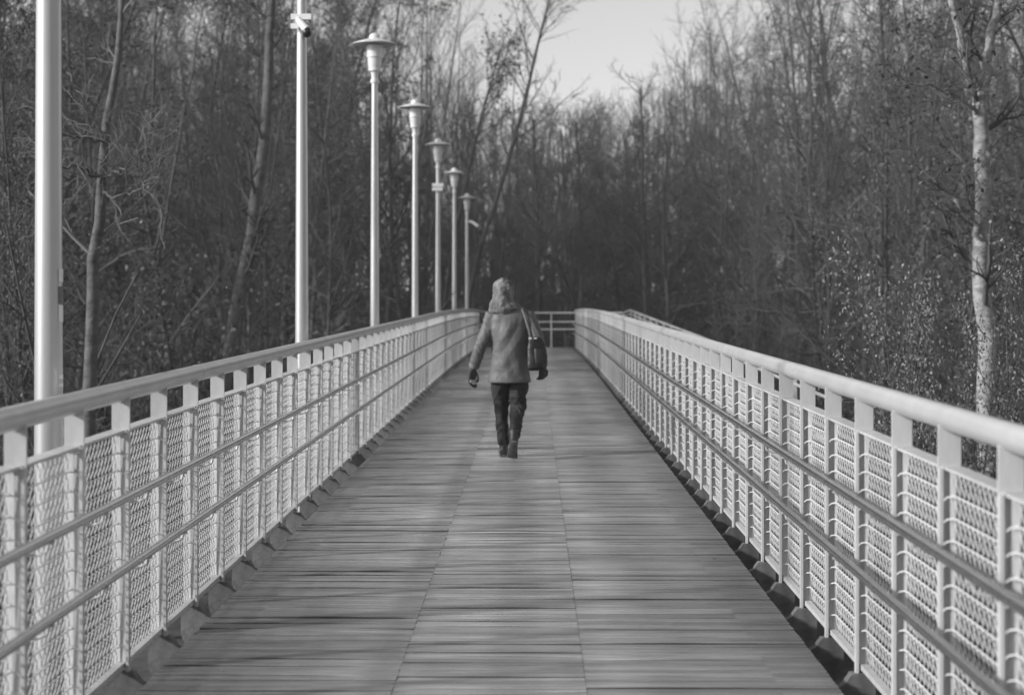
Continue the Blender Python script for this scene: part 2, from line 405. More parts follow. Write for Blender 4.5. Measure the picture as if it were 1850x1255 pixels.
# ------------------------------------------------------------------ street lamps
LX = -2.03
lamp_px = [(85, 'nearest'), (545, ''), (677, ''), (750, ''), (791, ''), (821, ''), (844, '')]
LY = [8.28, 17.4, 25.45, 34.2, 42.5, 51.4, 61.3]
labs = ['tall pale lamp post nearest the viewer at the left edge',
        'pale lamp post carrying a white camera near its top, lantern out of view',
        'street lamp with a flat round hat, largest whose lantern is in view',
        'street lamp with the second largest lantern in view, behind the tallest one in view',
        'street lamp with a small white box below its lantern',
        'street lamp second from the far end of the row',
        'farthest and smallest street lamp with a short pale arm']
H = 5.17
def lamp_parts():
    pole = MB().lathe([(0.066, -1.0), (0.066, -0.2), (0.064, 1.0), (0.056, 2.8), (0.045, H-0.66)], 24).mesh('pole', MT['lamp'])
    collar = MB().lathe([(0.046, H-0.70), (0.06, H-0.695), (0.06, H-0.65), (0.047, H-0.645), (0.050, H-0.58), (0.062, H-0.54), (0.088, H-0.53), (0.090, H-0.50), (0.084, H-0.495)], 24).mesh('collar', MT['lamphead'])
    body = MB().lathe([(0.082, H-0.4945), (0.090, H-0.46), (0.100, H-0.36), (0.102, H-0.345), (0.114, H-0.34), (0.114, H-0.315), (0.104, H-0.31)], 24).mesh('lamp_body', MT['lamphead'])
    glass = MB().lathe([(0.106, H-0.3095), (0.110, H-0.24), (0.110, H-0.165)], 24).mesh('lamp_glass', MT['glass'])
    hat = MB().lathe([(0.1, H-0.150), (0.29, H-0.164), (0.306, H-0.160), (0.306, H-0.151), (0.24, H-0.126), (0.15, H-0.096), (0.08, H-0.075), (0.076, H-0.04), (0.06, H-0.014), (0.02, H)], 36).mesh('hat', MT['lamphead'], ang=50)
    return pole, collar, body, glass, hat
LP = lamp_parts()
for i, y in enumerate(LY):
    z = zd(y); g = float(hground(np.array(LX), np.array(y)))
    t = thing('street_lamp', labs[i], 'street lamp', (LX, y, z), 'street lamps along the footbridge')
    t.rotation_euler = (0, 0, i*1.3)
    for nm, me in zip(('pole', 'collar', 'lamp_body', 'lamp_glass', 'hat'), LP): link(nm, me, t)
    MB().lathe([(0.16, g-z-0.1), (0.16, g-z+0.06), (0.085, g-z+0.07), (0.085, g-z+0.3), (0.0675, g-z+0.34), (0.0675, -0.999)], 20).build('base', MT['lamp'], t)
    if i == 0:
        t.rotation_euler = (0, 0, 0)
        for a, z0, z1, m in ((0.2, 1.62, 1.68, 'white'), (0.2, 1.52, 1.60, 'gusset'), (0.2, 1.44, 1.515, 'white'), (0.2, 1.18, 1.2, 'white'), (0.2, 1.145, 1.16, 'white')):
            mb = MB(); ang = [-0.55+0.22*k for k in range(5)]
            for th in ang:
                for r in (0.0625, 0.0642):
                    for zz in (z0, z1): mb.v.append((r*math.cos(th+a-0.2), r*math.sin(th+a-0.2), zz))
            for k in range(4):
                b = k*4; mb.f += [(b+2, b+6, b+7, b+3), (b, b+1, b+5, b+4), (b, b+4, b+6, b+2), (b+1, b+3, b+7, b+5)]
            mb.build('sticker', MT[m], t)

def camera_unit(i, label, h, big=1.0):
    y = LY[i]; t = thing('security_camera', label, 'camera', (LX, y, zd(y)+h))
    k = big
    MB().lathe([(0.066, -0.012*k), (0.066, 0.012*k)], 20).build('clamp', MT['lamp'], t)
    MB().box(-0.095*k, 0.1*k, -0.09, -0.06, 0.012*k, 0.066*k).build('housing', MT['white'], t, smooth=False)
    MB().box(-0.095*k, -0.02*k, -0.088, -0.06, -0.075*k, -0.025*k).build('junction_box', MT['white'], t, smooth=False)
    MB().tube([(-0.03*k, -0.075, 0.02*k), (0.055*k, -0.10, -0.085*k)], [0.03*k, 0.042*k], 14).build('bracket_arm', MT['white'], t)
    MB().rings([((0.06*k, -0.105, (-0.115+dz*0.05)*k), (0.045*k*math.sqrt(max(0.02, 1-dz*dz)), 0, 0), (0, 0.045*k*math.sqrt(max(0.02, 1-dz*dz)), 0)) for dz in (-1, -0.85, -0.5, 0, 0.4, 0.75)], 16).build('dome', MT['black'], t)
camera_unit(1, 'white security camera with dark dome on the second lamp post', 4.19-0.05)
y = LY[4]; t = thing('control_box', 'small white box strapped to a lamp post far along the row', 'box', (LX, y, zd(y)+4.03))
MB().box(-0.13, 0.11, -0.11, -0.052, -0.085, -0.01).build('housing', MT['white'], t, smooth=False)
MB().box(-0.13, 0.13, -0.112, -0.054, 0.01, 0.085).build('lid', MT['white'], t, smooth=False)
MB().lathe([(0.06, -0.09), (0.06, 0.09)], 16).build('clamp', MT['lamp'], t)
y = LY[6]; t = thing('sign_arm', 'short pale drooping arm fixed to the farthest lamp post', 'arm', (LX, y, zd(y)+4.22))
MB().tube([(0.03, 0, 0.01), (0.15, -0.02, 0.0), (0.25, -0.03, -0.06)], [0.03, 0.04, 0.045], 10).tube([(0.22, -0.03, -0.045), (0.37, -0.04, -0.15)], [0.05, 0.05], 10).build('arm', MT['white'], t)
MB().lathe([(0.056, -0.04), (0.056, 0.05)], 16).build('clamp', MT['lamp'], t)

# ------------------------------------------------------------------ the person walking away
def bake(name, mb, m, parent, voxel, smooth_it=6, disp=None, folds=None):
    o = mb.build('tmp', m, None)
    r = o.modifiers.new('r', 'REMESH'); r.mode = 'VOXEL'; r.voxel_size = voxel; r.use_smooth_shade = True
    sm = o.modifiers.new('s', 'SMOOTH'); sm.iterations = smooth_it; sm.factor = 0.5
    for amp, size, basis in (disp or []):
        tx = bpy.data.textures.new('folds', 'CLOUDS'); tx.noise_scale = size; tx.noise_depth = 2
        d = o.modifiers.new('d', 'DISPLACE'); d.texture = tx; d.strength = amp; d.mid_level = 0.5; d.texture_coords = 'LOCAL'
    dg = bpy.context.evaluated_depsgraph_get(); dg.update()
    me = bpy.data.meshes.new_from_object(o.evaluated_get(dg)); me.name = name
    bpy.data.objects.remove(o)
    if folds:
        n = len(me.vertices); co = np.empty(n*3, np.float32); no = np.empty(n*3, np.float32)
        me.vertices.foreach_get('co', co); me.vertices.foreach_get('normal', no); co = co.reshape(-1, 3); no = no.reshape(-1, 3)
        co += no*folds(co[:, 0], co[:, 1], co[:, 2])[:, None]
        me.vertices.foreach_set('co', co.ravel()); me.update()
    me.materials.clear(); me.materials.append(m); me.shade_smooth()
    ob = link(name, me, parent)
    return ob
PY = 17.3; PX = -0.05
def limb(mb, pts, n=14):
    """pts: (x, y, z, rx, ry)"""
    rings = []
    for k, (x, y, z, a, b) in enumerate(pts):
        p0 = Vector(pts[max(k-1, 0)][:3]); p1 = Vector(pts[min(k+1, len(pts)-1)][:3]); d = (p1-p0).normalized()
        ax = Vector((1, 0, 0)); ax = (ax - d*ax.dot(d)).normalized() if abs(d.x) < 0.9 else Vector((0, 0, 1))
        by = d.cross(ax).normalized()
        rings.append(((x, y, z), ax*a, by*b))
    mb.rings(rings, n)
ARML = [(-0.165, -0.00, 1.345), (-0.255, -0.055, 1.09), (-0.335, 0.035, 0.865)]
ARMR = [(0.185, 0.0, 1.335), (0.285, -0.02, 1.07), (0.315, 0.10, 0.875)]
LEGL = [(-0.085, 0.0, 0.86), (-0.075, 0.10, 0.47), (-0.055, 0.13, 0.08)]
LEGR = [(0.085, 0.0, 0.86), (0.075, 0.03, 0.46), (0.045, -0.28, 0.20)]
# body: one continuous surface
mb = MB()
limb(mb, [(0, 0, 0.80, 0.13, 0.10), (0, 0, 0.95, 0.15, 0.11), (0, 0, 1.1, 0.13, 0.10), (-0.01, 0, 1.25, 0.16, 0.11), (-0.01, 0.0, 1.36, 0.15, 0.09), (-0.03, 0.01, 1.40, 0.08, 0.07), (-0.045, 0.03, 1.47, 0.05, 0.055)], 18)
limb(mb, [(-0.05, 0.03, 1.44, 0.05, 0.05), (-0.052, 0.04, 1.50, 0.066, 0.08), (-0.055, 0.04, 1.56, 0.074, 0.093), (-0.058, 0.035, 1.62, 0.066, 0.082), (-0.06, 0.03, 1.655, 0.03, 0.04)], 16)
limb(mb, [(-0.055, 0.13, 1.545, 0.012, 0.012), (-0.055, 0.15, 1.53, 0.010, 0.012)], 8)
for A in (ARML, ARMR):
    limb(mb, [(*A[0], 0.055, 0.055), (*A[1], 0.042, 0.042), (*A[2], 0.028, 0.026)])
for Lg in (LEGL, LEGR):
    limb(mb, [(*Lg[0], 0.085, 0.09), (*Lg[1], 0.055, 0.058), (*Lg[2], 0.036, 0.038)])
def hand(mb, wrist, d, side, grow=1.0, curl=0.5, wide=(0.75, 0.66, 0)):
    w = Vector(wrist); d = Vector(d).normalized(); up = Vector(wide); up = (up-d*up.dot(d)).normalized(); sd_ = d.cross(up)*side
    k = grow
    mb.rings([(w+d*(0.0*k), sd_*0.022*k, up*0.028*k), (w+d*0.035*k, sd_*0.018*k, up*0.040*k), (w+d*0.085*k, sd_*0.015*k, up*0.041*k), (w+d*0.098*k, sd_*0.009*k, up*0.036*k)], 14)
    for j, L in enumerate((0.070, 0.080, 0.075, 0.058)):
        b = w + d*0.085*k + up*(0.030-0.020*j)*k
        c1 = b + (d*math.cos(curl*0.5)+sd_*math.sin(curl*0.5))*L*0.45*k
        c2 = c1 + (d*math.cos(curl*1.3)+sd_*math.sin(curl*1.3))*L*0.33*k
        c3 = c2 + (d*math.cos(curl*2)+sd_*math.sin(curl*2))*L*0.25*k
        mb.tube([b, c1, c2, c3], [0.0105*k, 0.010*k, 0.009*k, 0.006*k], 8)
    b = w + d*0.03*k + up*0.03*k
    mb.tube([b, b+d*0.03*k+up*0.022*k, b+d*0.06*k+up*0.026*k+sd_*0.008*k, b+d*0.08*k+up*0.02*k+sd_*0.014*k], [0.013*k, 0.012*k, 0.011*k, 0.007*k], 8)
HL = ((-0.345, 0.045, 0.845), (-0.10, 0.06, -1.0)); HR = ((0.315, 0.105, 0.87), (0.0, 0.25, -1.0))
hand(mb, *HL, 1); hand(mb, *HR, -1, curl=0.9)
person = bake('person', mb, MT['skin'], None, 0.008, 3)
tag(person, 'person in hooded grey jacket and dark trousers walking away along the bridge', 'person')
person.location = (PX, PY, zd(PY)); person.rotation_euler = (0, 0, 0)

def ridge(p): return np.abs(((p % 1)+1) % 1 - 0.5)*2
def coat_folds(x, y, z):
    body = np.clip(1-np.abs(x)/0.2, 0, 1)**0.4
    a = ridge(x*6.0 - z*2.3 + 0.25*np.sin(z*9)+0.1)*0.014*np.clip((z-0.85)*4, 0, 1)*np.clip((1.38-z)*6, 0, 1)
    b = ridge(x*5.0 + z*1.6 + 0.2*np.sin(z*7+x*9))*0.008*np.clip((1.25-z)*3, 0, 1)
    arm = ridge(z*6 + x*11 + 0.5*np.sin(x*40+z*17))*0.008*np.clip((np.abs(x)-0.18)*12, 0, 1)
    return (a+b)*body + arm - 0.008
def leg_folds(x, y, z):
    k = np.exp(-((z-0.46)/0.12)**2)+np.exp(-((z-0.2)/0.10)**2)+0.6*np.exp(-((z-0.66)/0.06)**2)+0.25
    return (ridge(z*9 + x*9*np.sign(x) + y*5 + 0.5*np.sin(x*34+z*5) + 0.4*np.sin(z*23))-0.5)*0.007*k + 0.003*np.sin(x*60+z*14)
# jacket: A-line coat with sleeves
mb = MB()
limb(mb, [(0.0, 0.0, 0.725, 0.202, 0.155), (0.0, 0, 0.80, 0.194, 0.150), (0.0, 0, 0.95, 0.182, 0.142), (0.0, 0.0, 1.10, 0.184, 0.140), (-0.005, -0.01, 1.22, 0.197, 0.138), (-0.01, -0.01, 1.31, 0.204, 0.126), (-0.012, 0.0, 1.37, 0.190, 0.106), (-0.025, 0.01, 1.405, 0.125, 0.09), (-0.04, 0.02, 1.44, 0.085, 0.085)], 30)
for A, sgn in ((ARML, -1), (ARMR, 1)):
    a, e, w = (Vector(p) for p in A)
    limb(mb, [(*(a-Vector((sgn*0.05, 0, -0.01))), 0.07, 0.075), (*a, 0.078, 0.085), (*(a.lerp(e, 0.45)), 0.070, 0.078), (*(a.lerp(e, 0.85)), 0.064, 0.070), (*e, 0.064, 0.068), (*(e.lerp(w, 0.3)), 0.060, 0.062), (*(e.lerp(w, 0.75)), 0.053, 0.053), (*w, 0.050, 0.050)], 18)
jk = bake('jacket', mb, MT['jacket'], person, 0.009, 4, [(0.040, 0.22, 0), (0.008, 0.07, 0)], coat_folds)
# open hem lip, cuffs, centre seam and yoke
mb = MB(); limb(mb, [(0, 0, 0.712, 0.203, 0.157), (0, 0, 0.722, 0.206, 0.160), (0, 0, 0.745, 0.202, 0.156)], 30); mb.build('hem', MT['jacket'], jk)
for A in (ARML, ARMR):
    e, w = Vector(A[1]), Vector(A[2]); d = (w-e).normalized()
    m2 = MB(); limb(m2, [(*(w-d*0.035), 0.052, 0.052), (*(w-d*0.005), 0.053, 0.053), (*(w+d*0.012), 0.046, 0.046)], 16); m2.build('cuff', MT['hood'], jk)
# hood: baggy, drooping to the left, with folds
mb = MB()
limb(mb, [(-0.045, -0.005, 1.375, 0.105, 0.10), (-0.062, -0.02, 1.412, 0.132, 0.12), (-0.066, -0.016, 1.45, 0.122, 0.118), (-0.058, 0.0, 1.50, 0.100, 0.112), (-0.056, 0.01, 1.56, 0.099, 0.112), (-0.058, 0.015, 1.61, 0.096, 0.108), (-0.062, 0.02, 1.65, 0.084, 0.094), (-0.066, 0.03, 1.678, 0.058, 0.066), (-0.067, 0.035, 1.69, 0.028, 0.033)], 26)
hd = bake('hood', mb, MT['hood'], person, 0.008, 3, [(0.034, 0.075, 0), (0.010, 0.03, 0)])
# crease of the collar under the hood
mb = MB(); pts = [(-0.045+0.128*math.cos(t), -0.008+0.118*math.sin(t), 1.405+0.012*math.cos(t)) for t in np.linspace(0, 2*math.pi, 25)]
mb.tube(pts, 0.013, 8); mb.build('collar', MT['hood'], jk)
# trousers
mb = MB()
limb(mb, [(0, 0, 0.70, 0.155, 0.115), (0, 0, 0.80, 0.160, 0.12), (0, 0, 0.92, 0.150, 0.115)], 22)
limb(mb, [(-0.078, 0.0, 0.86, 0.09, 0.10), (-0.088, 0.04, 0.68, 0.088, 0.098), (-0.080, 0.10, 0.47, 0.072, 0.078), (-0.068, 0.12, 0.30, 0.062, 0.066), (-0.060, 0.128, 0.17, 0.054, 0.060), (-0.057, 0.13, 0.115, 0.054, 0.060)], 18)
limb(mb, [(0.078, 0.0, 0.86, 0.09, 0.10), (0.088, 0.01, 0.68, 0.090, 0.098), (0.083, 0.03, 0.47, 0.078, 0.08), (0.068, -0.09, 0.36, 0.068, 0.070), (0.055, -0.20, 0.265, 0.060, 0.064), (0.048, -0.255, 0.215, 0.056, 0.062)], 18)
bake('trousers', mb, MT['trousers'], person, 0.009, 3, [(0.030, 0.10, 0), (0.012, 0.045, 0)], leg_folds)
# boots
mb = MB()
limb(mb, [(-0.057, 0.125, 0.20, 0.045, 0.05), (-0.055, 0.125, 0.10, 0.042, 0.05), (-0.055, 0.13, 0.05, 0.042, 0.06)], 16)
mb.rings([((-0.057, 0.075, 0.045), (0.036, 0, 0), (0, 0, 0.036)), ((-0.057, 0.13, 0.055), (0.042, 0, 0), (0, 0, 0.05)), ((-0.06, 0.22, 0.045), (0.046, 0, 0), (0, 0, 0.036)), ((-0.062, 0.30, 0.034), (0.042, 0, 0), (0, 0, 0.024)), ((-0.062, 0.335, 0.03), (0.024, 0, 0), (0, 0, 0.015))], 16)
bt = bake('boot', mb, MT['boots'], person, 0.007, 2)
MB().rings([((-0.057, 0.065, 0.011), (0.034, 0, 0), (0, 0, 0.011)), ((-0.057, 0.12, 0.011), (0.041, 0, 0), (0, 0, 0.011)), ((-0.06, 0.23, 0.010), (0.048, 0, 0), (0, 0, 0.010)), ((-0.062, 0.32, 0.010), (0.036, 0, 0), (0, 0, 0.009))], 12).build('sole', MT['sole'], bt)
heel = Vector((0.045, -0.33, 0.175)); toe = Vector((0.03, -0.19, 0.022)); tip = Vector((0.027, -0.12, 0.015))
d = (toe-heel).normalized(); nrm = Vector((0, 1, 0)); nrm = (nrm-d*nrm.dot(d)).normalized(); ax = d.cross(nrm)
mb = MB()
limb(mb, [(0.047, -0.25, 0.27, 0.046, 0.050), (0.046, -0.27, 0.20, 0.044, 0.05), (0.045, -0.28, 0.15, 0.042, 0.05)], 16)
mb.rings([(heel+nrm*0.04, ax*0.036, nrm*0.040), (heel.lerp(toe, 0.4)+nrm*0.036, ax*0.040, nrm*0.040), (toe+nrm*0.026, ax*0.048, nrm*0.028), (tip+Vector((0, 0, 0.018)), ax*0.040, Vector((0, 0, 0.018))), (tip+Vector((0, 0.03, 0.014)), ax*0.02, Vector((0, 0, 0.010)))], 16)
bt = bake('boot', mb, MT['boots'], person, 0.007, 2)
MB().rings([(heel-nrm*0.004, ax*0.033, nrm*0.012), (heel.lerp(toe, 0.2)-nrm*0.006, ax*0.042, nrm*0.013), (heel.lerp(toe, 0.55)-nrm*0.002, ax*0.041, nrm*0.011), (heel.lerp(toe, 0.85)-nrm*0.004, ax*0.051, nrm*0.012), (toe+Vector((0, 0.01, -0.008)), ax*0.05, Vector((0, 0, 0.010))), (tip+Vector((0, 0.01, -0.004)), ax*0.036, Vector((0, 0, 0.009)))], 14).build('sole', MT['sole'], bt)
# gloves
mb = MB(); hand(mb, *HL, 1, 1.2); bake('glove', mb, MT['glove'], person, 0.0048, 2)
mb = MB(); hand(mb, *HR, -1, 1.13, 0.9); bake('glove', mb, MT['black'], person, 0.0048, 2)

# shoulder bag hanging behind the right arm
BG = thing('shoulder_bag', 'black shoulder bag hanging at the right side of the walking person', 'bag', (PX, PY, zd(PY)))
mb = MB()
mb.rings([((0.262, -0.175, 0.83), (0.075, 0.03, 0), (0, 0.030, 0)), ((0.262, -0.18, 0.85), (0.092, 0.03, 0), (0, 0.050, 0)), ((0.268, -0.175, 0.95), (0.098, 0.03, 0), (0, 0.055, 0)), ((0.262, -0.165, 1.05), (0.088, 0.03, 0), (0, 0.045, 0)), ((0.248, -0.155, 1.12), (0.066, 0.02, 0), (0, 0.028, 0)), ((0.242, -0.15, 1.145), (0.05, 0.02, 0), (0, 0.016, 0))], 24)
bb = bake('bag_body', mb, MT['bag'], BG, 0.008, 3, [(0.018, 0.09, 0)])
mb = MB(); mb.rings([((0.30, -0.222, 0.90), (0.055, 0.012, 0), (0, 0.014, 0)), ((0.298, -0.226, 0.96), (0.058, 0.012, 0), (0, 0.016, 0)), ((0.290, -0.215, 1.03), (0.052, 0.012, 0), (0, 0.012, 0))], 14); mb.build('pocket', MT['bag'], bb)
for off in (0.0, 0.036):
    m2 = MB(); pts = [(0.197+off*0.5, -0.16, 1.13), (0.185+off*0.5, -0.175, 1.20), (0.160+off, -0.165, 1.28), (0.135+off, -0.125, 1.36), (0.118+off, -0.05, 1.412), (0.12+off, 0.03, 1.41), (0.14+off, 0.10, 1.35), (0.19+off, 0.05, 1.18), (0.23, -0.10, 1.13)]
    i0 = 0
    for (x, y, z) in pts: m2.v += [(x-0.008, y, z), (x+0.008, y, z), (x+0.008, y-0.004, z+0.003), (x-0.008, y-0.004, z+0.003)]
    for k in range(len(pts)-1):
        for j in range(4):
            a = k*4+j; c = k*4+(j+1) % 4; m2.f.append((a, c, c+4, a+4))
    m2.build('strap', MT['strap'] if off == 0 else MT['bag'], BG)
MB().box(0.183, 0.215, -0.186, -0.17, 1.118, 1.138).build('buckle', MT['buckle'], BG, smooth=False)
MB().box(0.232, 0.262, -0.196, -0.185, 1.122, 1.136).build('buckle', MT['buckle'], BG, smooth=False)

# ------------------------------------------------------------------ trees (vectorised growth)
def norm(a): return a/np.maximum(1e-9, np.linalg.norm(a, axis=-1, keepdims=True))
def grow(r, P, D, L, R, nseg, wander, trop, tip=0.35):
    N = len(P); pts = np.empty((N, nseg+1, 3)); pts[:, 0] = P; D = norm(D)
    dirs = np.empty((N, nseg+1, 3)); dirs[:, 0] = D
    for k in range(nseg):
        D = D + r.normal(0, wander, (N, 3)); D[:, 2] += trop; D = norm(D)
        pts[:, k+1] = pts[:, k] + D*(L/nseg)[:, None]; dirs[:, k+1] = D
    t = np.linspace(0, 1, nseg+1)
    return pts, R[:, None]*(1-(1-tip)*t[None, :]), dirs
def spawn(r, pts, rad, dirs, L, k, t0, t1, ang, asd, lr, rr, short=0.55, lmin=0.05):
    N, S1 = rad.shape; n = S1-1
    t = t0+(t1-t0)*((np.arange(k)[None, :]+r.random((N, k)))/k)
    f = t*n; i = np.minimum(f.astype(int), n-1); w = (f-i)[..., None]; a = np.arange(N)[:, None]
    P = pts[a, i]*(1-w)+pts[a, i+1]*w; Rr = rad[a, i]*(1-w[..., 0])+rad[a, i+1]*w[..., 0]; D = dirs[a, i+1]
    az = r.random((N, k))*2*np.pi; th = r.normal(ang, asd, (N, k))
    ref = np.where(np.abs(D[..., 2:3]) < 0.9, np.array([0, 0, 1.0]), np.array([1.0, 0, 0]))
    u = norm(np.cross(D, ref)); v = np.cross(D, u)
    C = D*np.cos(th)[..., None] + (u*np.cos(az)[..., None]+v*np.sin(az)[..., None])*np.sin(th)[..., None]
    Lc = np.maximum(lmin, L[:, None]*lr*(1-short*t)*r.uniform(0.65, 1.25, (N, k)))
    return P.reshape(-1, 3), C.reshape(-1, 3), Lc.ravel(), (Rr*rr).ravel()
def tubes(pts, rad, sides):
    N, S1, _ = pts.shape
    T = np.empty_like(pts); T[:, 1:-1] = pts[:, 2:]-pts[:, :-2]; T[:, 0] = pts[:, 1]-pts[:, 0]; T[:, -1] = pts[:, -1]-pts[:, -2]; T = norm(T)
    ref = np.where(np.abs(T[:, :1, 2:3]) < 0.85, np.array([0, 0, 1.0]), np.array([1.0, 0, 0]))
    u = norm(np.cross(T, np.broadcast_to(ref, T.shape))); v = np.cross(T, u)
    th = np.arange(sides)*2*np.pi/sides
    V = pts[:, :, None]+rad[..., None, None]*(u[:, :, None]*np.cos(th)[None, None, :, None]+v[:, :, None]*np.sin(th)[None, None, :, None])
    idx = np.arange(N*S1*sides).reshape(N, S1, sides); nx = np.roll(idx, -1, 2)
    Q = np.stack([idx[:, :-1], nx[:, :-1], nx[:, 1:], idx[:, 1:]], -1).reshape(-1, 4)
    return V.reshape(-1, 3), Q
def merge(parts):
    V = []; Q = []; o = 0
    for v, q in parts: V.append(v); Q.append(q+o); o += len(v)
    return np.concatenate(V), np.concatenate(Q)
def leaves(r, C, size, spread, aspect=0.55, curl=0.25):
    N = len(C); P = C + r.normal(0, spread, (N, 3)); a = norm(r.normal(0, 1, (N, 3))); b = norm(np.cross(a, r.normal(0, 1, (N, 3)))); n = np.cross(a, b)
    s = (size*r.uniform(0.6, 1.3, N))[:, None]
    V = np.stack([P-a*s, P+b*s*aspect+n*s*curl, P+a*s, P-b*s*aspect+n*s*curl], 1)
    return V.reshape(-1, 3), np.arange(N*4).reshape(N, 4)
def twiggy(r, pts, rad, dirs, L, k2, k3, ang=0.75, trop=0.05, l2=0.42, l3=0.4, rmin=0.0045, t0=0.15):
    """two further generations on a set of limbs; returns tube parts and twig tips"""
    out = []
    P, D, Lc, Rc = spawn(r, pts, rad, dirs, L, k2, t0, 1.0, ang, 0.18, l2, 0.62, 0.5, 0.35)
    Rc = np.maximum(Rc, rmin*1.5); p2, r2, d2 = grow(r, P, D, Lc, Rc, 5, 0.19, trop, 0.4); out.append(tubes(p2, r2, 4))
    P, D, L3, R3 = spawn(r, p2, r2, d2, Lc, k3, 0.12, 1.0, 0.7, 0.2, l3, 0.65, 0.4, 0.22)
    R3 = np.maximum(R3, rmin); p3, r3, d3 = grow(r, P, D, L3, R3, 3, 0.24, trop, 0.55); out.append(tubes(p3, r3, 3))
    tips = np.concatenate([p3[:, -1], p3[:, 2], p2[:, -1]])
    return out, tips, (p3, r3, d3, L3)
def make_tree(seed, H=16, tr=0.16, t0=0.22, n1=26, k2=9, k3=6, ang=0.8, trop=0.10, l1=0.30, fork=False, nleaf=0, lsize=0.05, k4=0, rmin=0.0045, lspread=0.12, lean=(0, 0), wander=0.055, ivy=0):
    r = np.random.default_rng(seed)
    stems = [(np.array([[0., 0, -0.3]]), np.array([[lean[0]+r.normal(0, .04), lean[1]+r.normal(0, .04), 1.]]), H, tr)]
    pts, rad, dirs = grow(r, stems[0][0], stems[0][1], np.array([H+0.3]), np.array([tr]), 16, wander, 0.05, 0.10)
    rad[:, 0] *= 1.35
    trunk = [tubes(pts, rad, 9)]
    lim = [(pts, rad, dirs, np.array([H*1.0]))]
    if fork:
        kf = 6; P = np.repeat(pts[:, kf], fork, 0); D = np.repeat(dirs[:, kf], fork, 0)+r.normal(0, 0.30, (fork, 3)); R = np.repeat(rad[:, kf], fork)*0.75
        p, a, d = grow(r, P, D, np.full(fork, H*0.55), R, 10, 0.06, 0.07, 0.15); trunk.append(tubes(p, a, 7)); lim.append((p, a, d, np.full(fork, H*0.6)))
    crown = []; tips = []
    for j, (p, a, d, L) in enumerate(lim):
        P, D, Lc, Rc = spawn(r, p, a, d, L, n1 if j == 0 else max(6, n1//2), t0 if j == 0 else 0.1, 1.0, ang, 0.16, l1, 0.5, 0.62, 0.6)
        p1, r1, d1 = grow(r, P, D, Lc, Rc, 8, 0.09, trop, 0.25); crown.append(tubes(p1, r1, 5))
        o, t, last = twiggy(r, p1, r1, d1, Lc, k2, k3, rmin=rmin, trop=trop*0.6); crown += o; tips.append(t)
        if k4:
            P, D, L4, R4 = spawn(r, *last, k4, 0.2, 1.0, 0.7, 0.2, 0.6, 0.7, 0.4, 0.15); p4, r4, d4 = grow(r, P, D, L4, np.maximum(R4, rmin*0.8), 2, 0.15, 0.03, 0.6); crown.append(tubes(p4, r4, 3))
    tips = np.concatenate(tips); res = {'trunk': merge(trunk), 'crown': merge(crown)}
    if nleaf: res['leaves'] = leaves(r, tips[r.integers(0, len(tips), nleaf)], lsize, lspread)
    if ivy:
        i = r.integers(0, 9, ivy); w = r.random(ivy)[:, None]; C = pts[0, i]*(1-w)+pts[0, i+1]*w; an = r.random(ivy)*2*np.pi; rr_ = (rad[0, i]+r.random(ivy)*0.16)
        C = C + np.stack([np.cos(an)*rr_, np.sin(an)*rr_, 0*an], -1); res['ivy'] = leaves(r, C, 0.055, 0.03)
    return res
def make_shrub(seed, H=3.2, stems=14, k2=9, k3=6, nleaf=0, lsize=0.04, rmin=0.004, splay=0.45):
    r = np.random.default_rng(seed); P = np.c_[r.normal(0, 0.25, (stems, 2)), np.full(stems, -0.1)]; D = np.c_[r.normal(0, splay, (stems, 2)), np.ones(stems)]
    L = H*r.uniform(0.6, 1.1, stems); p, a, d = grow(r, P, D, L, np.full(stems, 0.022)*r.uniform(0.7, 1.4, stems), 8, 0.10, 0.02, 0.3)
    o, tips, last = twiggy(r, p, a, d, L, k2, k3, l2=0.36, l3=0.45, rmin=rmin, t0=0.1)
    res = {'stems': merge([tubes(p, a, 5)]), 'crown': merge(o)}
    if nleaf: res['leaves'] = leaves(r, tips[r.integers(0, len(tips), nleaf)], lsize, 0.10)
    return res
def to_meshes(res, mats): return {k: np_mesh(k, v[0], v[1], MT[mats[k]], smooth=(k not in ('leaves', 'ivy'))) for k, v in res.items()}
STD = dict(trunk='bark', stems='bark', crown='twig', leaves='leaf', ivy='ivy')
VAR = [
    to_meshes(make_tree(11, 17, 0.15, 0.20, 30, 9, 6, ang=1.05, trop=0.03, wander=0.07), STD),
    to_meshes(make_tree(12, 16, 0.14, 0.28, 26, 10, 6, ang=0.6, trop=0.14), STD),
    to_meshes(make_tree(13, 18, 0.16, 0.15, 32, 9, 6, ang=1.1, l1=0.27, trop=0.02, wander=0.07, nleaf=5000, lsize=0.055), STD),
    to_meshes(make_tree(14, 15, 0.11, 0.20, 24, 10, 6, fork=2, trop=0.10, ang=0.75, wander=0.08), STD),
    to_meshes(make_tree(15, 17, 0.16, 0.12, 34, 9, 6, nleaf=9000, lsize=0.06, ang=1.05, trop=0.03, wander=0.08, ivy=1500), STD),
    to_meshes(make_tree(16, 14, 0.10, 0.25, 26, 9, 6, ang=0.65, wander=0.05), STD),
    to_meshes(make_tree(17, 16, 0.13, 0.18, 28, 9, 7, ang=1.0, trop=0.04, wander=0.08, fork=1, ivy=2500), STD),
]
SHR = [to_meshes(make_shrub(31, 3.4, 16), STD), to_meshes(make_shrub(32, 4.5, 12, splay=0.3), STD), to_meshes(make_shrub(33, 3.0, 16, nleaf=2500, lsize=0.035), STD)]
def plant(name, meshes, loc, rz, sc, label, cat, group):
    t = tag(link(name, None, None, loc, (0, 0, rz), sc), label, cat, group)
    for k, me in meshes.items(): link(k, me, t)
    return t
def P_at(px, d, z=None):      # where the photograph's column px lies at distance d
    return EYE[0] + (px-962)/3300*d
